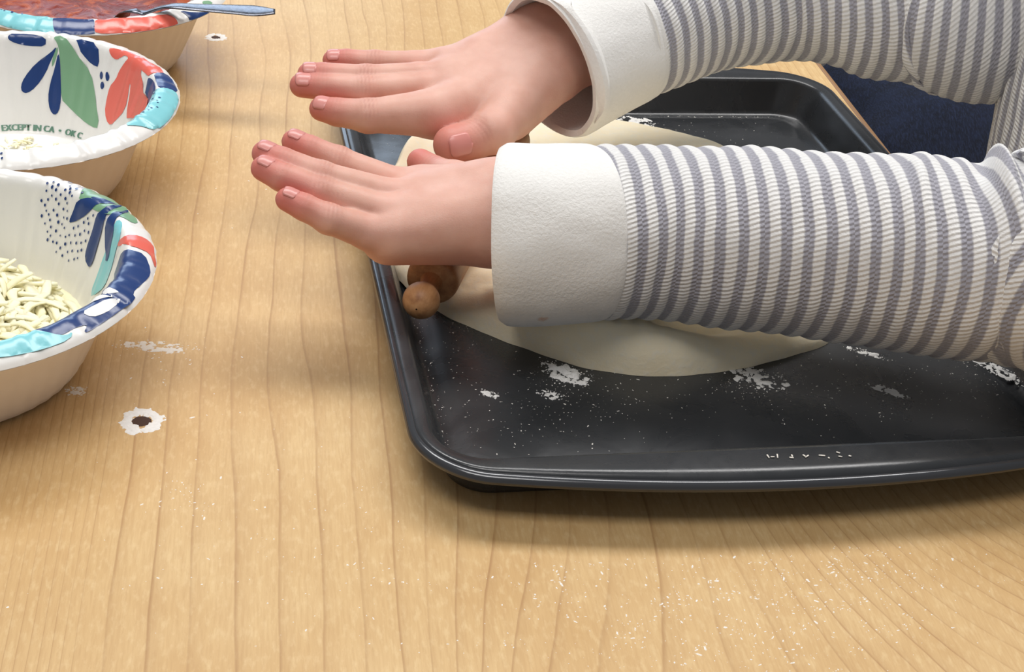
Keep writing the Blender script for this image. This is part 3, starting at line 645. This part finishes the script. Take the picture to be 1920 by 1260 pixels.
# ------------------------------------------------------------------ the child: body, sweater, trousers
def cone(P, a, b, ra, rb):
    ab = b-a; t = np.clip(((P-a)@ab)/(ab@ab), 0, 1)
    return np.linalg.norm(P-(a+t[:, None]*ab), axis=1)-(ra+t*(rb-ra))
def smin(a, b, k):
    h = np.maximum(k-np.abs(a-b), 0)/k; return np.minimum(a, b)-h*h*k*.25
def surface_nets(f, lo, h):
    s = f < 0; nx, ny, nz_ = f.shape
    acc = np.zeros((nx-1, ny-1, nz_-1, 3), np.float32); cnt = np.zeros((nx-1, ny-1, nz_-1), np.float32)
    for ax in range(3):
        o1, o2 = [d for d in range(3) if d != ax]
        sl0 = [slice(None)]*3; sl1 = [slice(None)]*3; sl0[ax] = slice(0, -1); sl1[ax] = slice(1, None)
        f0, f1 = f[tuple(sl0)], f[tuple(sl1)]; cr = (f0 < 0) != (f1 < 0)
        t = np.where(cr, f0/np.where(cr, f0-f1, 1), 0)
        for d1 in (0, 1):
            for d2 in (0, 1):
                q = [None]*3; q[ax] = slice(None)
                q[o1] = slice(d1, f.shape[o1]-1+d1); q[o2] = slice(d2, f.shape[o2]-1+d2)
                c = cr[tuple(q)]; tt_ = t[tuple(q)]
                cnt += c; acc[..., ax] += np.where(c, tt_, 0); acc[..., o1] += c*d1; acc[..., o2] += c*d2
    act = cnt > 0; idx = -np.ones(act.shape, int); idx[act] = np.arange(act.sum())
    ijk = np.argwhere(act); V = (ijk+acc[act]/cnt[act][:, None])*h+lo
    Fs = []
    for ax in range(3):
        o1, o2 = (ax+1) % 3, (ax+2) % 3
        sl0 = [slice(None)]*3; sl1 = [slice(None)]*3; sl0[ax] = slice(0, -1); sl1[ax] = slice(1, None)
        a, b = s[tuple(sl0)], s[tuple(sl1)]; e = np.argwhere(a != b)
        e = e[(e[:, o1] > 0) & (e[:, o2] > 0) & (e[:, o1] < f.shape[o1]-1) & (e[:, o2] < f.shape[o2]-1)]
        def g(d1, d2):
            q = e.copy(); q[:, o1] -= d1; q[:, o2] -= d2; return idx[q[:, 0], q[:, 1], q[:, 2]]
        Q = np.stack([g(1, 1), g(0, 1), g(0, 0), g(1, 0)], 1)
        inside = a[e[:, 0], e[:, 1], e[:, 2]]
        Q[~inside] = Q[~inside][:, ::-1]; Fs.append(Q)
    return V, np.vstack(Fs)
def relax(V, F, it, lam=.5):
    for _ in range(it):
        A = np.zeros_like(V); n = np.zeros(len(V))
        for k in range(4):
            i, j = F[:, k], F[:, (k+1) % 4]
            np.add.at(A, i, V[j]); np.add.at(n, i, 1); np.add.at(A, j, V[i]); np.add.at(n, j, 1)
        V = V+lam*(A/np.maximum(n, 1)[:, None]-V)
    return V
def vnorm(V, F):
    fn = np.cross(V[F[:, 2]]-V[F[:, 0]], V[F[:, 3]]-V[F[:, 1]]); N = np.zeros_like(V)
    for k in range(4): np.add.at(N, F[:, k], fn)
    return N/np.maximum(np.linalg.norm(N, axis=1), 1e-9)[:, None]
def J(q): return at(*q[:3]), q[3]

HANDS = {}
HANDS['left'] = dict(
    fingers=[[(800, 352, 6.1, .86), (738, 345, 6.35, .74), (635, 303, 7.0, .64), (581, 279, 7.45, .58), (551, 266, 7.6, .53)],
             [(800, 372, 6.2, .88), (728, 368, 6.45, .76), (602, 332, 7.2, .66), (530, 303, 7.6, .60), (496, 288, 7.75, .54)],
             [(785, 398, 6.1, .86), (712, 396, 6.2, .74), (602, 360, 6.9, .64), (529, 333, 7.35, .59), (494, 316, 7.55, .53)],
             [(760, 432, 5.6, .86), (688, 434, 5.65, .76), (616, 410, 6.4, .61), (570, 388, 6.8, .56), (539, 374, 7.0, .50)]],
    thumb=[(890, 352, 5.5, 1.15), (850, 340, 5.4, .90), (815, 322, 5.3, .72), (788, 304, 5.4, .62)],
    palm=[((932, 374, 6.3, 1.52), (795, 352, 6.1, .95)), ((932, 374, 6.3, 1.52), (790, 372, 6.2, .98)), ((932, 418, 5.9, 1.62), (780, 400, 6.0, .98)), ((932, 418, 5.9, 1.62), (750, 434, 5.6, .95)),
          ((890, 430, 5.2, 1.42), (728, 446, 5.15, 1.10)), ((932, 374, 6.3, 1.52), (1150, 400, 6.2, 2.0)), ((932, 418, 5.9, 1.62), (1150, 430, 6.0, 2.1))],
    nailtilt=.15, thumbn=np.array([-.1, .8, -.5]))
HANDS['right'] = dict(
    fingers=[[(865, 198, 5.8, 1.2), (795, 213, 5.65, 1.12), (690, 217, 5.6, .80), (632, 210, 5.6, .68), (603, 204, 5.6, .60)],
             [(865, 165, 6.2, .9), (795, 164, 6.2, .76), (684, 169, 6.2, .66), (600, 162, 6.1, .64), (566, 160, 6.1, .60)],
             [(855, 143, 6.5, .82), (785, 143, 6.5, .70), (687, 144, 6.5, .59), (606, 139, 6.5, .57), (578, 138, 6.5, .53)],
             [(850, 118, 6.7, .80), (775, 120, 6.6, .66), (703, 116, 6.6, .56), (650, 113, 6.6, .56), (624, 113, 6.55, .52)]],
    thumb=[(958, 205, 5.9, 1.35), (925, 246, 5.4, 1.05), (892, 260, 5.1, .95), (848, 271, 4.95, .92)],
    palm=[((1002, 73, 7.5, 1.55), (900, 112, 6.9, .98)), ((900, 112, 6.9, .98), (835, 121, 6.7, .78)), ((1002, 73, 7.5, 1.55), (845, 143, 6.5, .9)), ((1018, 98, 7.2, 1.6), (850, 165, 6.2, .95)),
          ((1034, 120, 7.0, 1.62), (850, 200, 5.8, 1.1)), ((870, 190, 5.35, 1.25), (960, 165, 5.7, 1.4)), ((1030, 140, 6.8, 1.5), (952, 212, 5.7, 1.35)), ((880, 207, 5.5, 1.2), (825, 219, 5.5, 1.12)),
          ((1002, 73, 7.5, 1.55), (1160, 30, 8.2, 1.9)), ((1034, 120, 7.0, 1.62), (1170, 60, 8.0, 2.0))],
    nailtilt=-.12)
def build_hand(hd):
    h = .088
    allp = [J(q) for f in hd['fingers'] for q in f]+[J(q) for q in hd['thumb']]+[J(q) for pr_ in hd['palm'] for q in pr_]
    lo = np.min([p-r for p, r in allp], 0)-.3; hi = np.max([p+r for p, r in allp], 0)+.3
    n = np.ceil((hi-lo)/h).astype(int)+1
    ax = [lo[i]+h*np.arange(n[i]) for i in range(3)]
    P = np.stack(np.meshgrid(*ax, indexing='ij'), -1).reshape(-1, 3)
    palm = None
    for a, b in hd['palm']:
        (pa, ra), (pb, rb) = J(a), J(b); d = cone(P, pa, pb, ra, rb); palm = d if palm is None else smin(palm, d, .7)
    out = palm; chains = hd['fingers']+[hd['thumb']]
    fd = []
    for ci, ch_ in enumerate(chains):
        js = [J(q) for q in ch_]; d = None
        for (pa, ra), (pb, rb) in zip(js[:-1], js[1:]):
            e = cone(P, pa, pb, ra, rb); d = e if d is None else smin(d, e, .12)
        # a little swelling at the middle joint and the pad of the tip
        pj, rj = js[2 if ci < 4 else 1]; d = smin(d, np.linalg.norm(P-pj, axis=1)-rj*1.03, .2)
        fd.append(smin(palm, d, .42 if ci < 4 else .25))
    out = fd[0]
    for d in fd[1:]: out = smin(out, d, .07)
    V, F = surface_nets(out.reshape(n).astype(np.float32), lo, h)
    V = relax(V, F, 3, .5); N = vnorm(V, F)
    # which way the back of the hand faces
    mi = J(hd['fingers'][0][0])[0]; mp = J(hd['fingers'][3][0])[0]; wr = J(hd['palm'][0][0])[0]
    up = np.cross(mi-wr, mp-wr); up = up/np.linalg.norm(up); up = up*np.sign(up[2])
    rosy = np.zeros(len(V)); crease = np.zeros(len(V)); nails = []
    for ci, ch_ in enumerate(chains):
        js = [J(q) for q in ch_]; tip, rt = js[-1]; dip, _ = js[-2]; pip, rp = js[2]
        rosy = np.maximum(rosy, np.exp(-(np.linalg.norm(V-tip, axis=1)/(1.35))**2))
        rosy = np.maximum(rosy, .30*np.exp(-(np.linalg.norm(V-pip, axis=1)/.7)**2))
        rosy = np.maximum(rosy, .22*np.exp(-(np.linalg.norm(V-js[1][0], axis=1)/.9)**2))
        for (c, dr, sz, am) in ((pip, js[-1][0]-js[0][0], .42, 1.0), (dip, tip-pip, .26, .7)):
            dr = dr/np.linalg.norm(dr); q = V-c; al = q@dr; si = np.linalg.norm(q-al[:, None]*dr, axis=1)
            top = np.clip(N@up*1.6-.5, 0, 1)
            crease = np.maximum(crease, am*top*np.exp(-(al/sz)**2)*(.25+.75*(np.cos(al*2*math.pi/.19)*.5+.5)**2)*(si < 1.2))
        d = tip-dip; d /= np.linalg.norm(d)
        nn = up+d*0; 
        if ci == 4: nn = hd.get('thumbn', up)
        nn = nn-d*(nn@d); nn /= np.linalg.norm(nn); bb = np.cross(d, nn)
        nn = nn*math.cos(hd['nailtilt'])+bb*math.sin(hd['nailtilt'])*1.0; bb = np.cross(d, nn)
        nails.append((tip, d, nn, bb, rt))
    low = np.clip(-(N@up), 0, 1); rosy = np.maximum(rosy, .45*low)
    V = V-N*(crease*.022)[:, None]
    return V, F, rosy, crease, nails
tv = at(860, 250, 9)-at(846, 270, 4.9); 
HANDS['right']['thumbn'] = (CAM-at(846, 270, 4.9))/np.linalg.norm(CAM-at(846, 270, 4.9))*.8+np.array([.75, 0, .25])
person = empty('person', (34, 70, -36)); tag(person, 'child in striped knit sweater and navy trousers pressing both palms on rolling pin', 'person')

# sleeve paths
SL = dict(
 near=[(*at(1100, 438, 5.95), 3.50), (*at(1135, 437, 5.95), 3.66), (*at(1250, 436, 6.0), 3.68), (*at(1400, 450, 6.2), 3.84), (*at(1550, 463, 6.5), 3.94), (*at(1700, 476, 6.8), 4.05), (*at(1830, 486, 7.2), 4.10), (*at(1930, 482, 7.6), 4.3), (*at(2020, 478, 8.2), 4.6), (26.4, 58.8, 11.5), (28.0, 60.5, 16), (29.2, 62.2, 21.5)],
 far=[(*at(1150, 72, 7.9), 3.40), (*at(1185, 57, 8.2), 3.48), (*at(1225, 40, 8.5), 3.52), (*at(1310, 6, 9.1), 3.66), (*at(1400, -14, 9.6), 3.76), (*at(1500, -26, 10.1), 3.84), (*at(1600, -24, 10.6), 4.0), (*at(1700, -8, 10.9), 4.2), (*at(1790, 6, 11.2), 4.4), (*at(1880, 6, 12.0), 4.7), (26.5, 73.5, 17), (28, 73.5, 22)])
SL['near'] = [p if len(p) == 4 else (*p, 4.6) for p in SL['near']]; SL['far'] = [p if len(p) == 4 else (*p, 5.0) for p in SL['far']]

# one skin: both hands, arms and trunk
allV, allF, allR, allC, NA_ = [], [], [], [], []
for hn in ('left', 'right'):
    V, F, ro, cr_, nl = build_hand(HANDS[hn]); k = sum(len(v) for v in allV)
    allV.append(V); allF.append(F+k); allR.append(ro); allC.append(cr_); NA_ += nl
h = .6; lo = np.array([-1.0, 50, -30.0]); hi = np.array([46, 88, 30.0]); n = np.ceil((hi-lo)/h).astype(int)+1
P = np.stack(np.meshgrid(*[lo[i]+h*np.arange(n[i]) for i in range(3)], indexing='ij'), -1).reshape(-1, 3)
d = None
for key in ('near', 'far'):
    q = np.array(SL[key]); q = q[:, :3]
    for i in range(len(q)-1):
        e = cone(P, q[i], q[i+1], 2.0+.12*i, 2.0+.12*(i+1)); d = e if d is None else smin(d, e, 1.0)
for a, b, ra, rb in (((35, 69, -24), (32, 69, 4), 7.0, 6.3), ((32, 69, 4), (30.5, 68.5, 20), 6.3, 6.5), ((28, 62, 21), (29, 74.5, 22), 4, 4), ((30.5, 68.5, 20), (29.5, 68.5, 27), 4.5, 3.2)):
    d = smin(d, cone(P, np.array(a, float), np.array(b, float), ra, rb), 2.0)
V, F = surface_nets(d.reshape(n).astype(np.float32), lo, h); V = relax(V, F, 2); k = sum(len(v) for v in allV)
allV.append(V); allF.append(F+k); allR.append(np.zeros(len(V))); allC.append(np.zeros(len(V)))
body = obj('body', np.vstack(allV), np.vstack(allF), M['skin'], person, attr=dict(rosy=np.concatenate(allR), crease=np.concatenate(allC)))
for i, (tip, d, nn, bb, r) in enumerate(NA_):
    V = []; ny, nx = 12, 11; big = 1.0
    for j in range(ny):
        t = j/(ny-1); al = (-.72+1.22*t)*r
        wid = (.62 if r > .7 else .80)*min(1, (t/.14)**.5 if t < .14 else 1)*math.sqrt(max(0, 1-max(0, (t-.80)/.24)**2))
        for k in range(nx):
            a = (k/(nx-1)*2-1)*wid
            fall = max(0, al/r); rr = r*(1.012-.42*fall**1.9)
            V.append(tip+d*al+(nn*math.cos(a)+bb*math.sin(a))*rr)
    o = obj('fingernail', V, grid_faces(ny, nx, False), M['nail'], body)
    md = o.modifiers.new('thick', 'SOLIDIFY'); md.thickness = .0003; md.offset = 1

# ---- sweater
PER = .86
def tube(path, ds=.075, m_=110, disp=None, u0=0.0, shear=None, rib=0):
    Q = np.array(path); C_ = catmull(Q, 400); L = np.r_[0, np.cumsum(np.linalg.norm(np.diff(C_[:, :3], axis=0), axis=1))]
    n = int(L[-1]/ds); s = np.linspace(0, L[-1], n); C2 = np.stack([np.interp(s, L, C_[:, i]) for i in range(4)], 1)
    X = C2[:, :3]; T = np.gradient(X, axis=0); T /= np.linalg.norm(T, axis=1)[:, None]
    up = np.array([0, 0, 1.]); u = up-T[0]*(up@T[0]); u /= np.linalg.norm(u); V = np.zeros((n, m_, 3)); UV = np.zeros((n, m_, 2)); th = np.linspace(0, 2*math.pi, m_, endpoint=False)
    for i in range(n):
        u = u-T[i]*(u@T[i]); u /= np.linalg.norm(u); v = np.cross(T[i], u)
        R_ = C2[i, 3]+(disp(s[i], th) if disp else 0)
        V[i] = X[i]+np.outer(np.cos(th)*R_, u)+np.outer(np.sin(th)*R_, v)
        if shear:
            cv = CAM-X[i]; cv /= np.linalg.norm(cv); sh, fall = shear
            V[i] -= np.outer(((V[i]-X[i])@cv)*sh*max(0, 1-s[i]/fall), T[i])
        UV[i, :, 0] = s[i]+u0; UV[i, :, 1] = th*3.8
    if rib:
        ln = np.vstack([np.zeros((1, m_)), np.cumsum(np.linalg.norm(np.diff(V, axis=0), axis=2), 0)])
        UV[:, :, 0] = s[:, None]+.8*(ln-s[:, None])
        Nn = V-X[:, None]; Nn /= np.linalg.norm(Nn, axis=2)[:, :, None]
        V = V+Nn*(rib*np.cos(2*math.pi*UV[:, :, 0]/PER))[:, :, None]
    return V.reshape(-1, 3), n, m_, UV
def loopuv(UV, n, m_):
    out = np.zeros((n-1, m_, 4, 2)); nxt = np.roll(UV, -1, 1).copy(); nxt[:, -1, 1] += 2*math.pi*3.8
    out[:, :, 0] = UV[:-1]; out[:, :, 1] = nxt[:-1]; out[:, :, 2] = nxt[1:]; out[:, :, 3] = UV[1:]
    return out.reshape(-1, 2)
def sleeve_disp(seed, bumps):
    def f(s, th):
        w = np.array([fbm(s*.22+seed, math.cos(t)*.9, math.sin(t)*.9+seed, 3) for t in th[::5]]); w = np.interp(np.arange(len(th)), np.arange(0, len(th)+5, 5)[:len(w)+1], np.r_[w, w[0]])
        d = .13*w*min(1, s/1.5)
        for s0, t0, ws, wt, am in bumps:
            dt = (th-t0+math.pi) % (2*math.pi)-math.pi; d = d+am*np.exp(-((s-s0)/ws)**2-(dt/wt)**2)
        return d
    return f
BUMP = dict(near=[(16.0, 0.1, .55, .9, -.35), (16.9, .1, .42, .8, .75), (18.0, .1, .7, .9, -.3), (13.6, .2, .6, .8, .22)],
            far=[(15.5, 2.8, 1.6, 1.2, .4)])
for key, sd in (('near', 3.0), ('far', 8.0)):
    V, n, m_, UV = tube(SL[key], disp=sleeve_disp(sd, BUMP[key]), rib=.045)
    # close the cut end into the body of the sweater
    o = obj('sleeve', V, grid_faces(n, m_), M['knit'], person, uv=loopuv(UV, n, m_))
    md = o.modifiers.new('cloth', 'SOLIDIFY'); md.thickness = .0022; md.offset = -1
def cuff(path, ro, tilt, seed):
    V, n, m_, UV = tube(path, ds=.12, m_=96, shear=tilt, disp=lambda s, th: np.array([.14*fbm(s*.2+seed, math.cos(t), math.sin(t), 3) for t in th])-.10*math.exp(-(s/.16)**2))
    o = obj('cuff', V, grid_faces(n, m_), M['cuff'], person)
    md = o.modifiers.new('cloth', 'SOLIDIFY'); md.thickness = .0032; md.offset = -1
    md = o.modifiers.new('round', 'BEVEL'); md.width = .001; md.segments = 2; md.limit_method = 'ANGLE'
    return o
near_cuff = cuff([(*at(940, 440, 6.0), 3.70), (*at(962, 440, 6.0), 3.84), (*at(1040, 440, 5.95), 3.86), (*at(1098, 438, 5.95), 3.80), (*at(1118, 437, 5.95), 3.70)], 0, (.26, 3.5), 1.0)
cuff([(*at(1028, 124, 7.2), 3.82), (*at(1050, 114, 7.3), 3.88), (*at(1120, 84, 7.75), 3.74), (*at(1160, 67, 8.0), 3.64), (*at(1180, 59, 8.15), 3.56)], 0, (.30, 3.5), 5.0)
vv = np.array([v.co[:] for v in near_cuff.data.vertices])/S+ORG[person]        # a spot of sauce on the cuff's lower edge, on the side turned to the camera
q_ = vv-CAM; k_ = q_@FW; e_ = np.hypot(960+FPX*(q_@RX)/k_-1016, 630-FPX*(q_@UP)/k_-598); e_[k_ > np.median(k_)] = 1e9
M['cuff_dist'].inputs[1].default_value = tuple(vv[np.argmin(e_)]-ORG[person])
# trunk of the sweater
zz = np.linspace(-9, 25, 260); th = np.linspace(0, 2*math.pi, 300, endpoint=False); V = []; UV = np.zeros((260, 300, 2))
for i, z in enumerate(zz):
    f = (z+9)/34; cx_, cy_ = 32.6-3.4*f, 69.6-.6*f; rx = 8.6-1.0*f*f-(3.5*max(0, f-.85)/.15)*1.0; ry = 12.4-.8*f-(5*max(0, f-.85)/.15)
    for j, t in enumerate(th):
        a = t*9.6; k = 1+.009*math.cos(2*math.pi*a/PER)+.02*fbm(math.cos(t)*2, math.sin(t)*2, z*.12, 3)
        V.append((cx_+rx*k*math.cos(t), cy_+ry*k*math.sin(t), z)); UV[i, j] = (a, z)
P4 = np.zeros((259, 300, 4, 2)); nxt = np.roll(UV, -1, 1).copy(); nxt[:, -1, 0] += 2*math.pi*9.6
P4[:, :, 0] = UV[:-1]; P4[:, :, 1] = nxt[:-1]; P4[:, :, 2] = nxt[1:]; P4[:, :, 3] = UV[1:]
o = obj('sweater_body', V, grid_faces(260, 300), M['knit'], person, uv=P4.reshape(-1, 2))
# trousers: seat and two thighs, the right knee turned out beside the table
h = .5; lo = np.array([14., 42, -36.]); hi = np.array([54, 118, 8.]); n = np.ceil((hi-lo)/h).astype(int)+1
P = np.stack(np.meshgrid(*[lo[i]+h*np.arange(n[i]) for i in range(3)], indexing='ij'), -1).reshape(-1, 3); d = None
for a, b, ra, rb in (((35, 63, -14), (35, 76, -12), 9, 9), ((33, 77, -8.5), (28.5, 92, -9), 9, 8.3), ((28.5, 92, -9), (27, 108, -9.5), 8.3, 7.5), ((35, 63, -16), (28, 50, -20), 8.5, 7)):
    e = cone(P, np.array(a, float), np.array(b, float), ra, rb); d = e if d is None else smin(d, e, 3)
d = d + .25*np.sin(P[:, 0]*.9+P[:, 2]*.5)*np.sin(P[:, 1]*.5)
V, F = surface_nets(d.reshape(n).astype(np.float32), lo, h); V = relax(V, F, 2)
obj('trousers', V, F, M['denim'], person)
